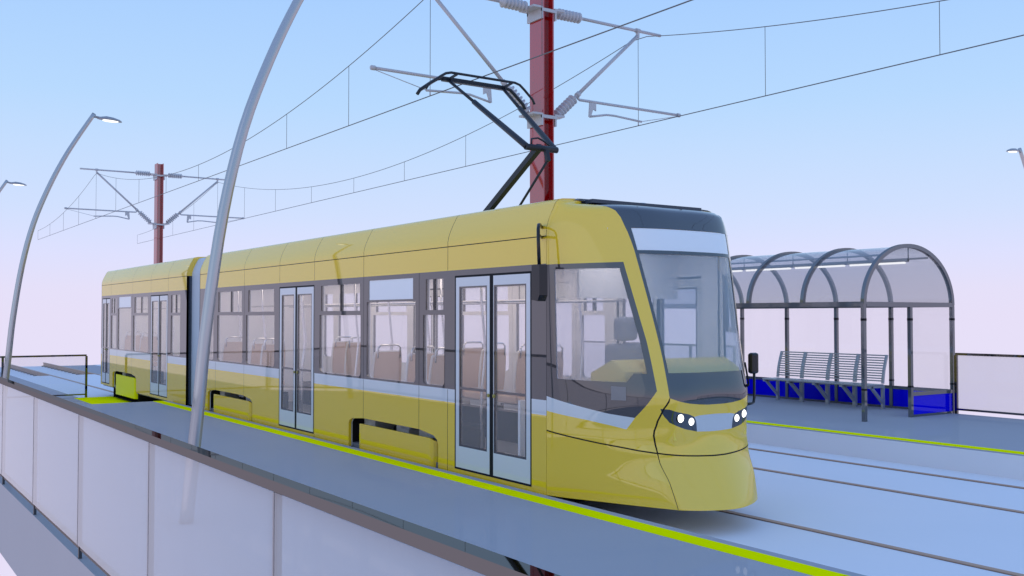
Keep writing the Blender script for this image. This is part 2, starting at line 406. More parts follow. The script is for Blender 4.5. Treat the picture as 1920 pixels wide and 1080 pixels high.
def car_side(car, side, tram):
    """one side wall of a car, built from constrained regions in (x, z)"""
    x0, x1 = car['x0'], car['x1']; zb = .295
    near = side < 0
    P = []
    for i, d in enumerate(car['doors']):
        P.append((f'door{i}', rect(d[0], d[1], .345, 2.565)))
    for i, w in enumerate(car['wins']):
        if w['disp']:
            P.append((f'up{i}', rect(w['u'][0], w['u'][1], 2.312, 2.573))); P.append((f'lo{i}', rrect(w['l'][0], w['l'][1], 1.275, 2.285)))
        else:
            P.append((f'up{i}', rect(w['u'][0], w['u'][1], 2.172, 2.543))); P.append((f'lo{i}', rrect(w['l'][0], w['l'][1], 1.275, 2.113)))
    for i, a in enumerate(car['arches']): P.append((f'arch{i}', arch_poly(*a)))
    s = .0045
    P.append(('seam', rect(x0, x1, 2.905, 2.9145)))
    for j, x in enumerate(car['seams']): P.append((f'sl{j}', rect(x-s, x+s, zb, 1.245)))
    for j, x in enumerate(car['upseams']): P.append((f'su{j}', rect(x-s, x+s, 2.63, 2.905)))
    for j, x in enumerate(car['band_seams']): P.append((f'sb{j}', rect(x-s, x+s, 1.25, 2.63)))
    P += [('stripe', rect(x0, x1, 1.098, 1.25)), ('band', rect(x0, x1, 1.25, 2.63)), ('lower', rect(x0, x1, zb, 1.098)), ('upper', rect(x0, x1, 2.63, 2.9145))]
    vs, T = regions(P)
    Y = HW * side
    fn = lambda x, z, o=0: (x, Y - o*side, z)
    fl = side > 0
    seam = sum((T[n] for n in T if n == 'seam' or n[:2] in ('sl', 'su')), [])
    bseam = sum((T[n] for n in T if n[:2] == 'sb'), [])
    def ob(n, parts, mats, off=0, parent=tram, solid=.04):
        o = region_obj(n, vs, parts, lambda x, z: fn(x, z, off), mats, parent, fl)
        if o and solid:
            md = o.modifiers.new('thickness', 'SOLIDIFY'); md.thickness = solid; md.offset = -1
        return o
    ob('body_panel', [(T['lower'] + T['upper'], 0), (seam, 1)], [M_YEL, M_BLACK])
    ob('side_stripe', [(T['stripe'], 0)], [M_STRIPE])
    ob('window_band', [(T['band'], 0), (bseam, 1)], [M_BAND, M_BLACK])
    ob('inner_lining', [(T['band'] + T['lower'] + T['stripe'] + T['upper'], 0)], [M_INT], .047, tram, .01)
    for i, w in enumerate(car['wins']):
        g = ob('side_window', [(T[f'lo{i}'], 0)], [G_TRAM], .012, tram, 0)
        if w['disp']:
            d = ob('destination_display', [(T[f'up{i}'], 0)], [M_DISP], .006, g, .03)
        else:
            ob('vent_pane', [(T[f'up{i}'], 0)], [G_TRAM], .012, g, 0)
            if w['div']:
                m = MB(); ya, yb = sorted((Y - side*.004, Y - side*.04)); m.box(w['div']-.022, w['div']+.022, ya, yb, 2.172, 2.543)
                m.done('mullion', M_BLKGLOSS, g)
    for i, d in enumerate(car['doors']):
        mid = d[2]
        for a, b in ((d[0], mid), (mid, d[1])):
            left = a == d[0]
            ga, gb = (a+.115, b-.11) if left else (a+.065, b-.115)
            if b - a < .6: ga, gb = (a+.10, b-.06) if left else (a+.06, b-.10)
            Q = [('glass', rect(ga, gb, .635, 2.418)), ('bar', rect(ga, gb, 1.262, 1.29)), ('gask', rect(ga-.02, gb+.02, .612, 2.438)),
                 ('leaf', rect(a+.024 if left else a+.036, b-.036 if left else b-.024, .368, 2.541)), ('edge', rect(a, b, .345, 2.565))]
            Q = [Q[1], Q[0]] + Q[2:]
            v2, T2 = regions(Q)
            o = region_obj('door', v2, [(T2['leaf'], 0), (T2['edge'], 1), (T2['bar'], 2), (T2['gask'], 2)], lambda x, z: fn(x, z, .0), [M_STRIPE, M_BLACK, M_BAND], tram, fl)
            md = o.modifiers.new('thickness', 'SOLIDIFY'); md.thickness = .035; md.offset = -1
            region_obj('door_window', v2, [(T2['glass'], 0)], lambda x, z: fn(x, z, .012), [G_TRAM], o, fl)
            if near:
                xb = b-.055 if left else a+.055
                m = MB(); m.lathe((xb, Y+.005, 1.23), (xb, Y-.03, 1.23), [(0, .020), (.016, .020), (.016, .012), (.020, .012)], 14); m.done('door_button', M_BUTTON, o)
    # wheel wells, skirts
    for i, a in enumerate(car['arches']):
        m = MB(); ya, yb = sorted((Y - side*.045, Y - side*.62))
        m.quadface([(a[0]-.05, yb if near else ya, .03), (a[1]+.05, yb if near else ya, .03), (a[1]+.05, yb if near else ya, .78), (a[0]-.05, yb if near else ya, .78)])
        m.box(a[0]-.05, a[1]+.05, ya, yb, .725, .78); m.box(a[0]-.06, a[0]-.005, ya, yb, .03, .72); m.box(a[1]+.005, a[1]+.06, ya, yb, .03, .72); m.box(a[0]-.004, a[1]+.004, ya+.03, yb-.03, .03, .05)
        m.done('wheel_well', M_UNDER, tram)
        # skirt with rounded ends: outline in plan, trimmed by the top profile
        sp = skirt_poly(*a)
        xa, xb_ = a[0]+.22, a[1]-.115
        N = 40; co = []; fc = []
        def topz(x):
            L = [(xa, .585), (xa+.04, .617), (xa+.15, .640), (xb_-.20, .640), (xb_-.08, .622), (xb_, .575), (xb_+.3, .57)]
            for (p, q) in zip(L, L[1:]):
                if x <= q[0]: return p[1] + (q[1]-p[1])*(x-p[0])/(q[0]-p[0])
            return .57
        ends = [(0, .26), (.002, .19), (.012, .12), (.03, .07), (.055, .035), (.09, .016), (.13, .012)]
        path = [(xa + d, o_) for d, o_ in ends] + [(xb_ + .0 - d, o_) for d, o_ in reversed(ends)]
        for x, o_ in path: co += [(x, Y - side*o_, .135), (x, Y - side*o_, topz(x))]
        n = len(path)
        for k in range(n-1): fc.append((2*k, 2*k+2, 2*k+3, 2*k+1))
        me = bpy.data.meshes.new('wheel_skirt'); me.from_pydata(co, [], [f if near else f[::-1] for f in fc]); me.update()
        o = link('wheel_skirt', me, M_SKIRT_REFL if (near and a[0] < -20) else M_YEL, tram, False)  # near rear skirt takes the painted reflection instead of body yellow
        if near and a[0] < -20: o['label'] = 'wheel skirt of the rear section with a lime yellow reflection painted in'
        md = o.modifiers.new('thickness', 'SOLIDIFY'); md.thickness = .03; md.offset = -1
        if near:
            c = (a[0]+a[1])/2
            for dx in (-.6, .6):
                w = MB(); yy = -.80
                w.lathe((c+dx, yy, .32), (c+dx, yy+.12, .32), [(0, .275), (.01, .30), (.10, .30), (.101, .32), (.12, .32)], 28)
                wo = w.done('wheel', M_TYRE, tram)
                w = MB(); w.lathe((c+dx, yy-.03, .32), (c+dx, yy, .32), [(0, .05), (.01, .09), (.03, .11)], 18); w.done('hub', M_HUB, wo)
            m = MB(); m.box(c-.16, c+.10, -1.02, -.70, .62, .70, 0, .02); m.done('axle_box', M_HUB, tram)
            m = MB(); m.bar((b_x(a)-.62, -1.02, .625), (b_x(a)-.30, -1.02, .60), .05, .035); m.done('brake_rod', M_HUB, tram)
def b_x(a): return a[1]

def car_roof(car, tram):
    st = [car['x0']]
    for x in sorted(car['upseams']): st += [x-.0045, x+.0045]
    st.append(car['x1'])
    n = len(SEC_FULL)
    o = sweep('roof', SEC_FULL, st, [M_YEL, M_BLACK], tram, lambda i, j: 1 if i % 2 == 1 else 0)
    if car is FRONT:
        m = MB(); m.prism([(y, z) for y, z in SEC_FULL if z > 3.2 and y <= 0] + [(0, 3.2)], 'X', -8.112, -8.107); m.prism([(0, 3.2)] + [(y, z) for y, z in SEC_FULL if z > 3.2 and y >= 0], 'X', -8.112, -8.107, 1); m.done('roof_edge', [M_YEL, M_NAVY], tram)
    return o

def car_inside(x0, x1, tram):
    m = MB(); m.box(x0+.03, x1-.03, -1.19, 1.19, .26, .345); m.done('floor', M_INTFL, tram)
    m = MB(); m.box(x0+.03, x1-.03, -1.14, 1.14, 2.80, 2.83); m.done('ceiling', M_INT, tram)
    for y in (-.62, .62):
        m = MB(); m.box(x0+.4, x1-.3, y-.20, y+.20, 2.775, 2.799); m.done('ceiling_fill', E_INT, tram)  # added fill panels, lift the saloon seen through the glass

def end_wall(x, tram, fwd, zcut=2.915):
    """flat end of a car body: navy below, yellow above the crease"""
    m = MB()
    s = 1 if fwd else -1
    pts = [(-HW, .295), (HW, .295), (HW, zcut), (-HW, zcut)]
    m.prism(pts, 'X', x, x - .02*s, 0)
    up = [(y, z) for y, z in SEC_FULL]
    m.prism(up, 'X', x, x - .02*s, 1)
    m.box(min(x-.021*s, x-.035*s), max(x-.021*s, x-.035*s), -1.19, 1.19, .345, 2.80, 2)
    return m.done('end_wall', [M_NAVY, M_YEL, M_INT], tram)

def make_seat(tram, x, y, face, first=[None]):
    if first[0] is None:
        m = MB()
        prof = [(-.21, 0), (.21, 0), (.225, .20), (.22, .45), (.205, .59), (.18, .62), (-.18, .62), (-.205, .59), (-.22, .45), (-.225, .20)]
        m.prism(prof, 'X', .0, .035)
        # tilt and lift
        o = m.done('passenger_seat', M_SHELL)
        me = o.data
        for v in me.vertices:
            v.co.x += -.12*(v.co.z); v.co.z += 1.0
        m = MB(); m.prism([(p[0]*.93, p[1]*.96+.01) for p in prof], 'X', -.018, -.002)
        o2 = m.done('seat_back', M_SEAT, o)
        for v in o2.data.vertices: v.co.x += -.12*v.co.z; v.co.z += 1.0
        m = MB(); m.box(-.03, .42, -.22, .22, .88, .98, 0, .02); m.done('seat_cushion', M_SEAT, o)
        m = MB(); m.box(.0, .34, -.16, .16, .345, .86); m.done('seat_base', M_SHELL, o)
        m = MB(); m.tube([(-.09, -.17, 1.52), (-.10, -.17, 1.66), (-.10, -.13, 1.70), (-.10, .13, 1.70), (-.10, .17, 1.66), (-.09, .17, 1.52)], .014, 8); m.done('grab_handle', M_CHROME, o)
        o.parent = tram; first[0] = o
        t = o
    else:
        t = copy_tree(first[0], tram)
    t.location = (x, y, 0); t.rotation_euler = (0, 0, 0 if face > 0 else math.pi)
    return t

# nose surface -----------------------------------------------------
NT = [(.20,-6.71,-6.94,.55,42,1.25,18),(.26,-6.72,-6.945,.55,42,1.25,18),(.33,-6.745,-6.965,.56,42,1.25,18),(.5,-6.83,-7.02,.585,42,1.25,18),
(.75,-6.945,-7.135,.625,42,1.25,18),(.85,-6.985,-7.13,.60,42,1.25,18),(.95,-7.005,-7.10,.565,42,1.25,18),(1.08,-7.005,-7.08,.54,40,1.25,18),
(1.24,-6.985,-7.065,.54,38,1.25,18),(1.30,-6.975,-7.07,.545,38,1.25,18),(1.55,-7.02,-7.125,.553,38,1.25,18),
(2.73,-7.29,-7.425,.672,39,1.25,18),(2.915,-7.335,-7.478,.692,39,1.25,18),(2.98,-7.36,-7.50,.70,39,1.247,18),(3.09,-7.40,-7.54,.708,39,1.215,18),(3.166,-7.45,-7.58,.71,39,1.18,18),
(3.20,-7.50,-7.63,.72,39,1.16,18),(3.22,-7.60,-7.71,.715,39,1.15,18),(3.235,-7.70,-7.79,.71,39,1.142,18),(3.245,-7.80,-7.87,.69,39,1.136,18),(3.253,-7.88,-7.935,.66,39,1.131,18),
(3.262,-7.95,-7.985,.62,39,1.126,18),(3.272,-8.0,-8.03,.56,39,1.118,18),(3.283,-8.05,-8.065,.5,39,1.085,18),(3.287,-8.07,-8.08,.45,39,1.0,18),(3.2895,-8.085,-8.09,.35,39,.75,18),(3.291,-8.1,-8.1,0,39,0,18)]
NZ = [r[0] for r in NT]
def _sl(col):
    y = [r[col] for r in NT]; n = len(y); h = [NZ[i+1]-NZ[i] for i in range(n-1)]; d = [(y[i+1]-y[i])/h[i] for i in range(n-1)]
    m = [0]*n; m[0] = d[0]; m[-1] = d[-1]
    for i in range(1, n-1):
        if d[i-1]*d[i] > 0:
            w1 = 2*h[i]+h[i-1]; w2 = h[i]+2*h[i-1]; m[i] = (w1+w2)/(w1/d[i-1]+w2/d[i])
    return m
NM = [None] + [_sl(k) for k in range(1, 7)]
def nev(z):
    z = min(max(z, NZ[0]), NZ[-1]); i = 0
    while i < len(NZ)-2 and z > NZ[i+1]: i += 1
    h = NZ[i+1]-NZ[i]; t = (z-NZ[i])/h; t2 = t*t; t3 = t2*t
    return [(2*t3-3*t2+1)*NT[i][k]+(t3-2*t2+t)*h*NM[k][i]+(-2*t3+3*t2)*NT[i+1][k]+(t3-t2)*h*NM[k][i+1] for k in range(1, 7)]
def nose(t, z):
    xt, xc, yc, al, W, be = nev(z); s = -1 if t < 0 else 1; u = abs(t); al = R(al); be = R(be)
    kq = min(max((z-.55)/.4, 0), 1); kq = .45 + .45*kq*kq*(3-2*kq)   # tighter corner low on the apron
    def side(xc, yc, v):
        ch = math.hypot(-8.1-xc, W-yc); v2 = v*v; v3 = v2*v; a, b, c, d = 2*v3-3*v2+1, v3-2*v2+v, -2*v3+3*v2, v3-v2
        return (a*xc - b*math.sin(al)*ch*kq + c*-8.1 - d*math.cos(be)*ch*.8, a*yc + b*math.cos(al)*ch*kq + c*W + d*math.sin(be)*ch*.8)
    if u <= 1:
        ch = math.hypot(xc-xt, yc); v = u; v2 = v*v; v3 = v2*v; a, b, c, d = 2*v3-3*v2+1, v3-2*v2+v, -2*v3+3*v2, v3-v2
        x, y = a*xt + c*xc - d*math.sin(al)*ch*kq, b*ch + c*yc + d*math.cos(al)*ch*kq
    else:
        v = min(u-1, 1); x, y = side(xc, yc, v)
        if z < 1.24:                       # the flank behind the corner stays fair while the corner itself dips in
            q = math.sin(math.pi/2*(z-.2)/1.04); x2, y2 = side(-6.935 - .13*q, .548 - .008*q, v)
            w = min(v/.8, 1); w = w*w*(3-2*w); x, y = x + (x2-x)*w, y + (y2-y)*w
    return Vector((x, s*y, z))
def nose_n(t, z):
    e = .004
    a = nose(min(t+e, 2), z) - nose(max(t-e, -2), z); b = nose(t, min(z+e, 3.2905)) - nose(t, max(z-e, .2))
    n = a.cross(b)
    return n.normalized() if n.length > 1e-9 else Vector((0, 0, 1))

def sym(half):
    """half: points with t<=0 listed from the outer/top round; mirrored to a closed polygon"""
    return half + [(-t, z) for t, z in reversed(half)]
def build_nose(tram):
    P = []
    hs = lambda pts: [(-t, z) for t, z in pts]
    sg = [(-1.965, 2.57), (-1.203, 2.576), (-1.157, 1.853), (-1.148, 1.541), (-1.252, 1.541), (-1.314, 1.456), (-1.452, 1.458), (-1.965, 1.473)]
    sg[0] = (-1.885, 2.57); sg[-1] = (-1.885, 1.473)
    gy = [(-2, 2.62), (-1.6, 2.625), (-1.148, 2.635), (-1.114, 2.056), (-1.1, 1.853), (-1.091, 1.376), (-1.268, 1.113), (-1.463, 1.147), (-2, 1.295)]
    stp = [(-2, 1.295), (-1.463, 1.147), (-1.268, 1.113), (-1.325, 1.0), (-1.45, 1.035), (-1.63, 1.079), (-2, 1.148)]
    glass_w = sym([(-.93, 2.715), (-.925, 1.547)])
    disp = sym([(-.94, 2.975), (-.938, 2.752)])
    blk = sym([(-1.45, 3.291), (-1.45, 3.258), (-1.33, 3.243), (-1.22, 3.222), (-1.165, 3.2), (-1.088, 3.153), (-1.044, 3.084), (-1.011, 2.939), (-.987, 2.748), (-.984, 2.48), (-.983, 1.968), (-.98, 1.701), (-.99, 1.33), (-.985, 1.308),
               (-.8, 1.275), (-.615, 1.254), (-.4, 1.240), (-.2, 1.232)])
    cl = [(-1.078, 1.206), (-1.0, 1.199), (-.87, 1.178), (-.6, 1.148), (-.49, 1.124), (-.44, 1.085), (-.40, .977), (-.653, 1.006), (-.832, 1.039), (-.99, 1.073), (-1.04, 1.126), (-1.065, 1.166)]
    midp = sym([(-.5, 1.127), (-.44, 1.085), (-.40, .9775), (-.13, .968)])
    midp = [(-.485, 1.12), (-.44, 1.085), (-.40, .977), (-.13, .968), (.13, .968), (.40, .977), (.44, 1.085), (.485, 1.12), (.36, 1.132), (0, 1.136), (-.36, 1.132)]
    hl = [(-2, .950), (-1.75, .90), (-1.534, .855), (-1.213, .799), (-1.05, .781), (-.8, .766), (-.586, .753), (-.369, .745), (-.13, .739)]
    hl = hl + [(-t, z) for t, z in reversed(hl)]
    vsm = [(-.985, 1.308), (-1.05, 1.206), (-1.093, 1.086), (-1.106, .99), (-1.1, .945), (-1.056, .859), (-1.015, .78), (-.998, .729), (-1.0, .5), (-.999, .262)]
    lat = [(-1.995, .26), (-1.995, 3.2)]
    base = [(-2, .302), (-1.6, .290), (-1.3, .273), (-1.0, .258), (-.5, .250), (0, .248), (.5, .250), (1.0, .258), (1.3, .273), (1.6, .290), (2, .302), (2, 3.291), (-2, 3.291)]
    P += [('disp', disp), ('wind', glass_w), ('sglL', sg), ('sglR', hs(sg))]
    P += [('hl', ribbon(hl, .013, .6)), ('vsL', ribbon(vsm, .011, .75)), ('vsR', ribbon(hs(vsm), .011, .75))]
    P += [('clL', cl), ('clR', hs(cl)), ('mid', midp), ('blk', blk), ('gyL', gy), ('gyR', hs(gy)), ('stL', stp), ('stR', hs(stp)), ('base', base)]
    grid = [(-2 + .05*i, .3 + .05*k) for i in range(81) for k in range(0, 58)] + [(-2 + .05*i, z) for i in range(81) for z in (3.21, 3.22, 3.228, 3.236, 3.243, 3.249, 3.255, 3.26, 3.266, 3.272, 3.278, 3.283, 3.287, 3.289, 3.2905)]
    vs, T = regions(P, (.05, .05), grid)
    def ob(name, parts, mats, parent=tram, off=0):
        f = (lambda t, z: nose(t, z) - nose_n(t, z)*off) if off else nose
        return region_obj(name, vs, parts, f, mats, parent, False, True, nose_n)
    ob('nose_cowl', [(T['base'], 0), (T['hl'] + T['vsL'] + T['vsR'], 1)], [M_YEL, M_BLACK])
    ob('cab_lining', [(T['base'] + T['gyL'] + T['gyR'] + T['stL'] + T['stR'] + T['hl'] + T['mid'] + T['clL'] + T['clR'], 0)], [M_INT], tram, .025)
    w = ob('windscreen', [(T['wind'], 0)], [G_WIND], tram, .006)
    ob('windscreen_surround', [(T['blk'], 0)], [M_SCREEN])
    ob('destination_display', [(T['disp'], 0)], [M_DISP], tram, .004)
    ob('cab_side_frame', [(T['gyL'], 0)], [M_BAND]); ob('cab_side_frame', [(T['gyR'], 0)], [M_BAND])
    ob('cab_window', [(T['sglL'], 0)], [G_CAB], tram, .006); cw = ob('cab_window', [(T['sglR'], 0)], [G_CAB], tram, .006)
    ob('side_stripe', [(T['stL'], 0)], [M_STRIPE]); ob('side_stripe', [(T['stR'], 0)], [M_STRIPE])
    ob('nose_panel', [(T['mid'], 0)], [M_MIDP])
    for s in (-1, 1):
        h = ob('headlight_cluster', [(T['clL'] if s < 0 else T['clR'], 0)], [M_SCREEN])
        for (t, z, r) in ((.765, 1.114, .043), (.54, 1.077, .040)):
            c = nose(t, z); x, y = c.x - .012, c.y
            m = MB(); m.ball((x, s*y, z), (.035, r*.86, r), 0, 20); m.done('headlight', E_HEAD, h)
            m = MB(); m.lathe((x-.03, s*y, z), (x+.02, s*y, z), [(0, r*1.12), (.03, r*1.14), (.036, r*1.05)], 20); m.done('lamp_ring', M_BLACK, h)
    # small pale hatch on the grey frame
    q = [(-1.432, 1.416), (-1.322, 1.409), (-1.331, 1.28), (-1.44, 1.281)]
    v2, T2 = regions([('h', q)])
    o = region_obj('side_hatch', v2, [(T2['h'], 0)], lambda t, z: nose(t, z) + nose_n(t, z)*.006, [M_HATCH], tram)
    # far cab window frame with sash
    m = MB()
    fr = [(1.20, 2.52), (1.20, 1.95), (1.75, 1.95), (1.75, 2.52)]
    for a, b in zip(fr, fr[1:] + fr[:1]): m.bar(nose(*a) - nose_n(*a)*.03, nose(*b) - nose_n(*b)*.03, .03, .05)
    a, b = (1.42, 2.52), (1.42, 1.95); m.bar(nose(*a) - nose_n(*a)*.03, nose(*b) - nose_n(*b)*.03, .03, .04)
    m.done('sash_frame', M_BAND, cw)
    # wipers
    m = MB(); pts = [nose(.93, 1.40) + nose_n(.93, 1.40)*.03, nose(.9, 1.62) + nose_n(.9, 1.6)*.03]
    m.tube([pts[0], pts[1]], .010, 6); m.tube([nose(.93, 1.38) + nose_n(.9, 1.4)*.0, pts[0]], .016, 6)
    m.done('wiper', M_BLACK, tram)
    # roof plate over the windscreen
    m = MB(); m.box(-8.75, -7.94, -.78, .78, 3.262, 3.304, 0, .004); o = m.done('roof_plate', M_NAVY, tram)
    m = MB(); m.ball((-8.2, .12, 3.30), (.10, .10, .045), 0, 14); m.done('antenna', M_HUB, o)
    # cab fittings
    m = MB(); m.prism([(-7.95, .9), (-7.05, .9), (-7.08, 1.50), (-7.2, 1.60), (-7.62, 1.66), (-7.95, 1.52)], 'Y', -.50, .50); m.prism([(-7.95, .9), (-7.42, .9), (-7.42, 1.55), (-7.62, 1.66), (-7.95, 1.52)], 'Y', -.80, -.502)
    m.prism([(-7.95, .9), (-7.42, .9), (-7.42, 1.55), (-7.62, 1.66), (-7.95, 1.52)], 'Y', .502, .80)
    m.done('dashboard', M_DASH, tram)
    m = MB(); m.box(-8.36, -8.22, -.30, .20, .95, 1.80, 0, .05); m.box(-8.33, -8.22, -.20, .10, 1.83, 2.09, 0, .05); m.box(-8.22, -7.76, -.28, .18, .95, 1.08, 0, .04)
    m.box(-8.1, -7.9, -.15, .05, .345, .95); m.done('driver_seat', M_DRV, tram)
    m = MB(); m.box(-8.75, -8.71, -1.15, -.35, .345, 1.2); m.box(-8.75, -8.71, -.35, .35, .345, 1.2); m.box(-8.75, -8.71, .35, 1.15, .345, 1.3); m.box(-8.75, -8.71, -.35, 1.15, 2.3, 2.8)
    m.done('cab_bulkhead', M_INT, tram)
    m = MB(); m.box(-8.7, -7.5, -.85, .85, .30, .345); m.done('cab_floor', M_INTFL, tram)
    m = MB(); m.box(-8.7, -7.62, -.85, .85, 2.95, 2.98); m.done('cab_ceiling', M_INT, tram)
    m = MB(); m.box(-8.5, -7.9, -.3, .3, 2.93, 2.949); m.done('ceiling_fill', E_CAB, tram)  # added fill panel, lifts the cab interior

def build_mirrors(tram):
    # hanging mirror on the platform side
    m = MB()
    y0 = -1.235
    m.tube([(-8.20, y0, 3.005), (-8.10, -1.33, 3.02), (-8.0, -1.42, 3.005), (-7.965, -1.45, 2.96), (-7.95, -1.46, 2.85), (-7.935, -1.46, 2.60)], .018, 8)
    m.tube([(-8.20, y0, 2.90), (-8.08, -1.35, 2.905), (-7.955, -1.455, 2.91)], .015, 8)
    a = m.done('mirror_arm', M_BLKGLOSS, tram)
    m = MB(); m.prism([(-.065, 0), (.065, 0), (.065, -.30), (.03, -.36), (-.065, -.345)], 'Y', -.05, .05)
    h = m.done('mirror_housing', M_BLKGLOSS, a); h.location = (-7.93, -1.46, 2.605)
    m = MB(); m.box(-.066, -.0655, -.04, .04, -.33, -.02); g = m.done('mirror_glass', M_CHROME, h)
    # upright mirror on the far front corner
    m = MB(); m.tube([(-7.13, .60, 1.19), (-7.19, .74, 1.185), (-7.195, .775, 1.20), (-7.195, .785, 1.25), (-7.195, .785, 1.55)], .015, 8)
    a = m.done('mirror_arm', M_BLKGLOSS, tram)
    m = MB(); m.box(-.04, .03, -.055, .055, -.11, .11, 0, .025); h = m.done('mirror_housing', M_BLKGLOSS, a); h.location = (-7.20, .785, 1.605)
    m = MB(); m.box(-.042, -.0405, -.04, .04, -.09, .09); m.done('mirror_glass', M_CHROME, h)

def build_panto(tram):
    m = MB(); m.bar((-11.40, 0, 3.33), (-9.93, 0, 4.20), .075, .075); m.tube([(-9.9, -.24, 4.17), (-9.9, .24, 4.17)], .04, 12); o = m.done('lower_arm', M_PANTO)
    root = empty('pantograph_frame'); root.parent = tram; o.parent = root
    m = MB(); m.box(-12.1, -11.0, -.55, -.47, 3.289, 3.335); m.box(-12.1, -11.0, .47, .55, 3.289, 3.335); m.box(-12.1, -12.0, -.46, .46, 3.289, 3.33); m.box(-11.1, -11.0, -.46, .46, 3.289, 3.33); m.box(-11.46, -11.34, -.46, .46, 3.289, 3.36)
    m.done('base_frame', M_PANTO, root)
    m = MB(); m.tube([(-9.80, .03, 4.02), (-10.86, .03, 3.13)], .016, 8); m.bar((-9.80, .03, 4.00), (-9.84, .03, 4.14), .05, .05); m.done('control_rod', M_PANTO, root)
    for s in (-1, 1):
        m = MB(); a = Vector((-9.9, s*.215, 4.17)); b = Vector((-11.40, s*.44, 5.25)); c = a.lerp(b, .66)
        m.tube([a, a.lerp(b, .02), c], [.040, .040, .034], 10); m.tube([c, b], .022, 8); m.done('upper_arm', M_PANTO, root)
    m = MB(); m.tube([(-9.93, -.13, 4.22), (-9.97, -.10, 4.29), (-9.97, .0, 4.31), (-9.95, .08, 4.27), (-9.92, .14, 4.22)], .012, 8); m.done('cable_loop', M_PANTO, root)
    for x, z, wd in ((-11.2, 5.305, .022), (-11.43, 5.275, .03)):
        m = MB()
        pts = [(x, -.90, z-.26), (x, -.86, z-.20), (x, -.68, z-.07), (x, -.60, z-.02), (x, -.52, z), (x, .50, z), (x, .58, z-.02), (x, .66, z-.08), (x, .80, z-.20), (x, .83, z-.26)]
        m.tube(pts, wd*.8, 8)
        if wd > .025: m.box(x-.035, x+.035, -.52, .50, z-.035, z+.02)
        m.done('contact_strip', M_PANTO, root)
    m = MB()
    for y in (-.44, .44): m.bar((-11.45, y, 5.26), (-11.19, y, 5.29), .03, .025)
    m.done('head_link', M_PANTO, root)

def build_tram():
    tram = empty('tram', (0, 0, 0))
    tag(tram, 'yellow two section low floor tram with dark window band and raised pantograph', 'tram')
    for car in (FRONT, REAR):
        for s in (-1, 1): car_side(car, s, tram)
        car_roof(car, tram)
    car_inside(FRONT['x0'], -8.72, tram); car_inside(REAR['x0'], REAR['x1'], tram)
    end_wall(REAR['x1'], tram, True); end_wall(REAR['x0'], tram, False); end_wall(FRONT['x0'], tram, False)
    # articulation
    m_sec = [(-1.15, .30)] + [(y*.92, z - .02) for y, z in SEC_FULL] + [(1.15, .30)]
    sweep('gangway_bellows', m_sec, [-20.40, -20.25, -20.1, -19.9, -19.7, -19.53], [M_BELLOWS], tram)
    # underframe
    for x0, x1 in ((-19.4, -8.4), (-27.9, -20.5)):
        m = MB(); m.box(x0, x1, -.62, .62, .12, .26); m.done('underframe', M_UNDER, tram)
    build_nose(tram); build_mirrors(tram); build_panto(tram)
    for x in (-18.72, -17.22, -16.68, -12.39, -11.43, -10.82): make_seat(tram, x, -.85, -1)
    for x in (-17.5, -16.9, -12.9, -12.3, -11.4, -10.9): make_seat(tram, x, .84, -1)
    for x in (-26.39, -24.83): make_seat(tram, x, -.85, -1)
    for x in (-26.2, -24.7, -21.2): make_seat(tram, x, .84, -1)
    proto = None
    for x, y in ((-18.0, -.55), (-15.6, -.75), (-13.6, -.75), (-15.5, .8), (-13.7, .8), (-11.9, -.5), (-10.1, -.75), (-10.1, .75), (-8.95, -.7), (-23.3, -.75), (-21.6, -.75), (-25.6, -.5), (-26.9, -.7), (-19.2, -.6), (-16.0, -.6), (-12.9, -.55)):
        if proto is None:
            m = MB(); m.tube([(0, 0, .345), (0, 0, 1.15), (.0, .03, 1.4), (0, .06, 1.7), (0, .03, 2.0), (0, 0, 2.3), (0, 0, 2.8)], .017, 8); proto = m.done('grab_pole', M_CHROME, tram); o = proto
        else:
            o = proto.copy(); COL.objects.link(o)
        o.location = (x, y, 0)
    for y in (-.5, .5):
        m = MB(); m.tube([(-19.3, y, 2.28), (-8.9, y, 2.28)], .015, 8)
        m.tube([(-27.8, y, 2.28), (-20.5, y, 2.28)], .015, 8); m.done('hand_rail', M_CHROME, tram)

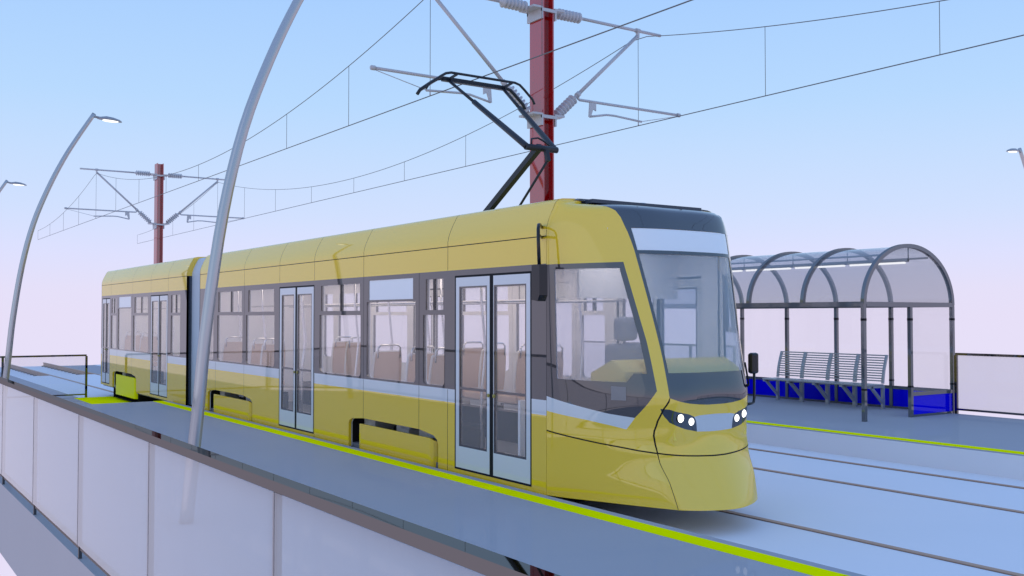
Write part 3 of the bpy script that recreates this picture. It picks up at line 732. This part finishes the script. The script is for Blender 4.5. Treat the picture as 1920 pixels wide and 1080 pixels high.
# ------------------------------------------------------------------ overhead line
POLES = (-12.67, -34.95)
def build_pole(px, label):
    p = empty('catenary_pole', (px, 2.03, 0)); tag(p, label, 'pole', 'catenary poles')
    m = MB(); a, b, t, ztop = .18, .105, .022, 7.32
    m.prism([(-a, -b), (a, -b), (a, -b+t), (.012, -b+t), (.012, b-t), (a, b-t), (a, b), (-a, b), (-a, b-t), (-.012, b-t), (-.012, -b+t), (-a, -b+t)], 'Z', 0, ztop)
    m.done('mast', M_RED, p)
    for zc in (6.93, 5.25):
        m = MB()
        m.box(-.20, .20, -b-.04, -b-.012, zc-.17, zc+.02); m.box(-.20, .20, b+.012, b+.04, zc-.17, zc+.02)
        m.box(-.20, .20, -b-.20, -b-.04, zc-.01, zc+.02); m.box(-.20, .20, b+.04, b+.20, zc-.01, zc+.02)
        for s in (-1, 1): m.bar((s*.19, -b-.04, zc-.03), (s*.19, b+.04, zc-.03), .03, .05)
        m.done('clamp', M_BRKT, p)
    for s in (-1, 1):
        c = empty('cantilever', (0, 0, 0)); c.parent = p
        def Y(y): return s*y
        def ins(P0, P1, name='insulator'):
            P0, P1 = Vector(P0), Vector(P1); L = (P1-P0).length; prof = [(0, .025), (.04, .03)]
            n = 7; d = (L-.10)/n
            for i in range(n):
                z0 = .05 + i*d; prof += [(z0, .045), (z0 + d*.25, .085), (z0 + d*.5, .09), (z0 + d*.62, .05)]
            prof += [(L-.05, .045), (L-.03, .028), (L, .025)]
            m = MB(); m.lathe(P0, P1, prof, 18); m.done(name, M_INSUL, c)
        ins((0, Y(.26), 6.95), (0, Y(.83), 6.955))
        ins((0, Y(.25), 5.27), (0, Y(.68), 5.66))
        m = MB(); m.tube([(0, Y(.80), 6.955), (0, Y(2.54), 6.95)], .026, 10)
        m.lathe((0, Y(1.98), 6.953), (0, Y(2.06), 6.953), [(0, .04), (.08, .04)], 12); m.bar((0, Y(2.02), 6.94), (0, Y(2.02), 6.83), .05, .04); m.done('top_tube', M_BRKT, c)
        m = MB(); m.tube([(0, Y(.66), 5.64), (0, Y(2.01), 6.86)], .030, 10); m.lathe((0, Y(.70), 5.675), (0, Y(.76), 5.73), [(0, .045), (.07, .045)], 12); m.done('stay_tube', M_BRKT, c)
        m = MB(); m.tube([(0, Y(.73), 5.70), (0, Y(.73), 5.63), (0, Y(.76), 5.615), (0, Y(3.0), 5.615)], .023, 10)
        m.lathe((0, Y(2.93), 5.615), (0, Y(2.99), 5.615), [(0, .035), (.06, .035)], 12); m.done('registration_tube', M_BRKT, c)
        m = MB(); m.prism([(Y(.97), 5.63), (Y(1.10), 5.60), (Y(1.10), 5.47), (Y(1.04), 5.50), (Y(.99), 5.36), (Y(.95), 5.36)], 'X', -.012, .012); m.done('drop_bracket', M_BRKT, c)
        m = MB(); m.tube([(0, Y(.97), 5.365), (0, Y(1.15), 5.40), (0, Y(1.33), 5.435), (0, Y(1.50), 5.44), (0, Y(2.1), 5.405)], .018, 8)
        m.tube([(0, Y(2.03), 5.41), (0, Y(2.03), 5.335)], .010, 6); m.tube([(0, Y(2.08), 5.405), (0, Y(2.95), 5.595)], .006, 6); m.done('steady_arm', M_BRKT, c)

def mess_z(x):
    # messenger sag between the supports at x = -34.95 and -12.67 (and one span on)
    span = 22.28; u = ((x + 12.67) % span)/span
    return 5.715 + (6.85-5.715)*(2*u-1)**2
def build_wires():
    for Yw, lab in ((0.0, 'overhead contact line above the yellow tram touching its pantograph'), (4.06, 'overhead contact line above the empty far track')):
        w = empty('overhead_line', (0, Yw, 5.33)); tag(w, lab, 'overhead line', 'overhead wires')
        m = MB(); m.tube([(-46.05, 0, 0), (9.6, 0, 0)], .0075, 6); m.done('contact_wire', M_WIRE, w)
        xs = [-46.05 + .4*i for i in range(int((9.6+46.05)/.4)+1)]
        m = MB(); m.tube([(x, 0, mess_z(x)-5.33) for x in xs], .0065, 6); m.done('messenger_wire', M_WIRE, w)
        xd = [-12.67 + 2.785*k for k in range(-12, 9)]
        for x in xd:
            if x < -46.2: continue
            m = MB(); m.tube([(x, 0, 0), (x, 0, mess_z(x)-5.33)], .0045, 5); m.done('dropper', M_WIRE, w)

# ------------------------------------------------------------------ street lamps
def build_lamps():
    def make():
        l = empty('street_lamp')
        pts = [(0, 0), (.06, .64), (.10, 1.05), (.165, 1.75), (.30, 2.69), (.48, 3.47), (.72, 4.13), (.97, 4.68), (1.20, 5.10), (1.50, 5.60)]
        # refine with Catmull-Rom
        Q = []
        for i in range(len(pts)-1):
            p = [pts[max(i-1, 0)], pts[i], pts[i+1], pts[min(i+2, len(pts)-1)]]
            for k in range(4):
                t = k/4
                Q.append(tuple(.5*((2*p[1][j]) + (-p[0][j]+p[2][j])*t + (2*p[0][j]-5*p[1][j]+4*p[2][j]-p[3][j])*t*t + (-p[0][j]+3*p[1][j]-3*p[2][j]+p[3][j])*t**3) for j in (0, 1)))
        Q.append(pts[-1]); n = len(Q)
        m = MB(); m.tube([(0, y, z) for y, z in Q], [.058 - .019*i/(n-1) for i in range(n)], 20); m.done('pole', M_GALV, l)
        m = MB(); m.tube([(0, 1.46, 5.555), (0, 1.62, 5.535)], .022, 8); m.done('neck', M_LAMPG, l)
        m = MB()
        sec = [(1.56, .03, .035), (1.62, .055, .05), (1.72, .085, .075), (1.84, .095, .07), (1.95, .07, .045), (2.0, .02, .02)]
        rings = []
        for (y, hw, hh) in sec:
            rings.append([m.bm.verts.new((hw*math.cos(R(a)), y, 5.515 - (y-1.56)*.06 + hh*math.sin(R(a)))) for a in range(0, 181, 20)])
        for i in range(len(rings)-1):
            for k in range(len(rings[0])-1):
                f = m.bm.faces.new((rings[i][k], rings[i][k+1], rings[i+1][k+1], rings[i+1][k])); f.smooth = True
            m.bm.faces.new((rings[i][0], rings[i+1][0], rings[i+1][-1], rings[i][-1]))
        m.bm.faces.new(rings[0]); m.bm.faces.new(list(reversed(rings[-1])))
        h = m.done('lamp_head', M_LAMPG, l)
        m = MB(); m.ball((0, 1.80, 5.498), (.075, .155, .022), 0, 16); m.done('lens', E_LAMP, h)
        return l
    base = make()
    spots = [(-8.7, -4.66, 0, 'tall curved steel lamp post in front of the tram with its head out of frame'),
             (-19.9, -4.66, 0, 'curved steel lamp post behind the left end of the glass railing'),
             (-31.1, -4.66, 0, 'curved lamp post farthest along the near side, cut by the left edge'),
             (-12.3, 16.95, math.pi, 'curved lamp post beyond the far platform at the right edge')]
    for i, (x, y, rz, lab) in enumerate(spots):
        o = base if i == 0 else copy_tree(base)
        o.location = (x, y, Z_P if i < 2 else (0 if i == 2 else .38)); o.rotation_euler = (0, 0, rz)
        if i == 2: o.location.z = .318
        tag(o, lab, 'street lamp', 'curved street lamps')

# ------------------------------------------------------------------ railings
def railing(name, label, P, zb, zt, metal, glassm, rail_w=.07, off=.0, posts=None, gap=.10, face=False):
    """P: list of (x, y, zbase) post positions along the run"""
    r = empty(name); tag(r, label, 'railing', 'glass railings')
    pm = None
    d = (Vector(P[-1][:2]) - Vector(P[0][:2])).normalized(); alongx = abs(d.x) > .5
    for k, (x, y, z) in enumerate(P):
        m = MB(); hx = .014 if face else .025; m.box(x-hx, x+hx, y-.025, y+(-.003 if face else .025), z, z+zt-.042); m.done('post', metal, r)
    if face:
        for x, y, z in P:
            m = MB(); m.box(x-.0055, x+.0055, y-.036, y-.026, z+gap+.002, z+zt-.046); m.done('joint_seal', M_HATCH, r)
    m = MB()
    for a, b in zip(P, P[1:]):
        e0 = Vector((a[0], a[1], a[2]+zt-.022)); e1 = Vector((b[0], b[1], b[2]+zt-.022))
        m.bar(e0, e1, rail_w, .044)
    m.done('top_rail', metal, r)
    m = MB()
    for a, b in zip(P, P[1:]):
        m.bar((a[0], a[1], a[2]+gap-.017), (b[0], b[1], b[2]+gap-.017), .04, .034)
    m.done('bottom_rail', metal, r)
    for a, b in zip(P, P[1:]):
        A, B = Vector(a), Vector(b); dd = (B-A).normalized()
        k_ = .006 if face else .03; fo = Vector((0, -.034, 0)) if face else Vector((0, 0, 0))
        a2 = A + dd*k_ + fo; b2 = B - dd*k_ + fo; nrm = Vector((-dd.y, dd.x, 0)).normalized()*.004
        m = MB(); lo, hi = Vector((0, 0, gap+.002)), Vector((0, 0, zt-.046))
        q = [a2+lo, b2+lo, b2+hi, a2+hi]
        m.quadface(q)
        m.done('glass_panel', glassm, r)
    return r
def build_railings():
    P = []
    for k in range(-3, 13):
        x = -3.97 - 1.955*k; z = Z_P if x > -21.45 else max(0, Z_P*(x+27.4)/5.95)
        P.append((x, -5.66, z))
    railing('glass_railing', 'long glass railing with grey handrail in the foreground below the tram', P, 0, 1.10, M_METALR, G_FENCE, face=True)
    railing('glass_railing', 'glass railing across the path at the left end of the near platform', [(-27.43, -5.60, 0), (-27.43, -3.68, 0), (-27.43, -1.74, 0)], 0, 1.11, M_METAL, G_RAIL2, .05)
    railing('glass_railing', 'glass railing running right from the shelter along the far platform', [(-10.45 + 1.955*k, 9.77, Z_P) for k in range(0, 10)], 0, 1.11, M_METAL, G_FAR, .05)
    railing('glass_railing', 'glass railing of the far platform hidden behind the tram', [(-15.85 - 1.4*k, 9.77, Z_P) for k in range(0, 5)], 0, 1.11, M_METAL, G_FAR, .05)

# ------------------------------------------------------------------ shelter and bench
def build_shelter():
    s = empty('tram_shelter', (-10.55, 8.52, Z_P)); tag(s, 'glass tram shelter with arched roof, grey frame and blue lower panels', 'shelter')
    s0 = Vector(s.location)
    XS = [-10.55 - 1.277*k for k in range(5)]
    cy, hw, zb, hh = 8.52, 1.30, 2.30, 1.04
    def pt(x, a, dr=0): return (x, cy + (hw+dr)*math.cos(a), zb + (hh+dr)*math.sin(a))
    def fin(m, name, mats, par=s):
        o = m.done(name, mats, par); o.location = -s0 if par is s else (0, 0, 0); return o
    for x in XS:
        m = MB(); N = 36; rings = []
        for i in range(N+1):
            a = math.pi*i/N
            rings.append([m.bm.verts.new(pt(x+dx, a, dr)) for dx, dr in ((-.035, -.035), (.035, -.035), (.035, .035), (-.035, .035))])
        for i in range(N):
            for k in range(4):
                f = m.bm.faces.new((rings[i][k], rings[i][(k+1) % 4], rings[i+1][(k+1) % 4], rings[i+1][k])); f.smooth = False
        m.bm.faces.new(rings[0]); m.bm.faces.new(list(reversed(rings[-1])))
        fin(m, 'roof_arch', M_SHMET)
    for a, b in zip(XS, XS[1:]):
        m = MB(); N = 36; vs = []
        for i in range(N+1):
            t = math.pi*i/N; vs.append([m.bm.verts.new(pt(x, t, -.004)) for x in (a-.036, b+.036)])
        for i in range(N):
            f = m.bm.faces.new((vs[i][0], vs[i][1], vs[i+1][1], vs[i+1][0])); f.smooth = True
        fin(m, 'roof_glass', G_ROOF)
    for ang in (60, 118):
        m = MB(); y, z = cy + (hw-.06)*math.cos(R(ang)), zb + (hh-.06)*math.sin(R(ang))
        m.tube([(XS[0]-.036, y, z), (XS[-1]+.036, y, z)], .018, 8); fin(m, 'purlin', M_SHMET)
    for y in (cy-hw, cy+hw):
        m = MB(); m.box(XS[-1]-.03, XS[0]+.03, y-.036, y+.036, 2.262, 2.345); fin(m, 'eaves_beam', M_SHMET)
    for x in (XS[0], XS[-1]):
        m = MB(); m.box(x-.034, x+.034, cy-hw+.038, cy+hw-.038, 2.26, 2.343); fin(m, 'end_beam', M_SHMET)
        m = MB(); pts = [(cy + (hw-.036)*math.cos(math.pi*i/36), zb+.045 + (hh-.08)*math.sin(math.pi*i/36)) for i in range(37)]
        m.quadface([(x, y, z) for y, z in pts]); fin(m, 'end_glass', G_ROOF)
    def post(x, y):
        m = MB(); m.box(x-.033, x+.033, y-.033, y+.033, Z_P, 2.262); m.box(x-.036, x+.036, y-.036, y+.036, 2.02, 2.06, 1); m.box(x-.036, x+.036, y-.036, y+.036, .84, .87, 1)
        fin(m, 'post', [M_SHMET, M_BLACK])
    for x in XS: post(x, cy+hw)
    for x in (XS[0], XS[-1]): post(x, cy-hw); post(x, cy+.01)
    # wall bays: blue panel, rails and glass
    bays = [((a-.036, cy+hw), (b+.036, cy+hw)) for a, b in zip(XS, XS[1:])] + [((x, cy+.046), (x, cy+hw-.036)) for x in (XS[0], XS[-1])]
    for p, q in bays:
        P, Q = Vector((*p, 0)), Vector((*q, 0))
        m = MB()
        for z, h in ((.335, .05), (.72, .06)): m.bar(P + Vector((0, 0, z)), Q + Vector((0, 0, z)), .05, h)
        r = fin(m, 'wall_frame', M_SHMET)
        m = MB(); m.bar(P + Vector((0, 0, .525)), Q + Vector((0, 0, .525)), .02, .33); b = fin(m, 'lower_panel', M_BLUE)
        m = MB(); m.quadface([P + Vector((0, 0, .752)), Q + Vector((0, 0, .752)), Q + Vector((0, 0, 2.26)), P + Vector((0, 0, 2.26))]); fin(m, 'wall_glass', G_WALL)
    # hanging tube lights
    for a, b in zip(XS, XS[1:]):
        m = MB(); m.tube([(a, 8.5, 3.085), (b+.02, 8.5, 3.085)], .030, 10); t = fin(m, 'light_fitting', M_SHMET)
        m = MB(); m.tube([(a-.06, 8.5, 3.048), (b+.06, 8.5, 3.048)], .022, 10); fin(m, 'light_tube', E_TUBE, t)
        m = MB(); m.tube([(a, 8.5, 3.10), (a, 8.5, 3.31)], .010, 6); fin(m, 'hanger', M_SHMET, t)

def build_bench():
    b = empty('bench', (-13.09, 9.3, Z_P)); tag(b, 'long grey slatted metal bench standing inside the glass shelter', 'bench')
    o0 = Vector(b.location)
    XB = [-14.37, -13.735, -13.085, -12.435, -11.80]
    def fin(m, n): o = m.done(n, M_BENCH, b); o.location = -o0; return o
    back = [(9.50, .80), (9.515, .92), (9.54, 1.05), (9.58, 1.18), (9.64, 1.345)]
    for k, x in enumerate(XB):
        w = .05 if k in (0, 4) else .075
        m = MB(); m.box(x-w/2, x+w/2, 9.47, 9.53, Z_P, .765); m.bar((x, 9.49, .43), (x, 9.13, .745), w*.9, .05); m.bar((x, 9.06, .742), (x, 9.52, .742), w*.9, .04)
        fin(m, 'leg')
        m = MB()
        for p, q in zip(back, back[1:]): m.bar((x, p[0], p[1]), (x, q[0], q[1]), w, .035, 0, (0, 1, 0))
        fin(m, 'back_upright')
    m = MB()
    for i in range(9): m.box(XB[0]-.025, XB[-1]+.025, 9.04 + i*.052, 9.08 + i*.052, .765, .79)
    fin(m, 'seat')
    m = MB()
    for i in range(11):
        t = .85 + i*.0485
        for p, q in zip(back, back[1:]):
            if p[1] <= t <= q[1]: y = p[0] + (q[0]-p[0])*(t-p[1])/(q[1]-p[1]); break
        m.box(XB[0], XB[-1], y-.018, y+.002, t-.012, t+.012)
    fin(m, 'backrest')

# ------------------------------------------------------------------ camera
def build_camera():
    f = 1866.7; p = math.atan(52.5/f); th = math.atan(1279*math.cos(p)/f)
    cam = bpy.data.cameras.new('camera'); o = bpy.data.objects.new('camera', cam); COL.objects.link(o)
    cam.sensor_width = 36; cam.lens = f/1920*36; cam.clip_start = .05; cam.clip_end = 500
    Fh = Vector((-math.cos(th), math.sin(th), 0)); F = Fh*math.cos(p) + Vector((0, 0, 1))*math.sin(p)
    o.location = (0, -7.22, 2.1); o.rotation_euler = F.to_track_quat('-Z', 'Y').to_euler()
    sc.camera = o

build_world(); build_sun(); build_ground(); build_tram()
build_pole(POLES[0], 'dark red steel catenary pole rising right behind the tram roof, cut by the top edge')
build_pole(POLES[1], 'distant dark red catenary pole with double brackets standing beyond the tram rear')
build_wires(); build_lamps(); build_railings(); build_shelter(); build_bench(); build_camera()
sc.view_settings.view_transform = 'Standard'; sc.view_settings.look = 'None'; sc.view_settings.exposure = 0; sc.view_settings.gamma = 1
try: sc.view_settings.use_curve_mapping = False
except Exception: pass
sc.cycles.transparent_max_bounces = 24; sc.cycles.max_bounces = 10; sc.cycles.glossy_bounces = 6
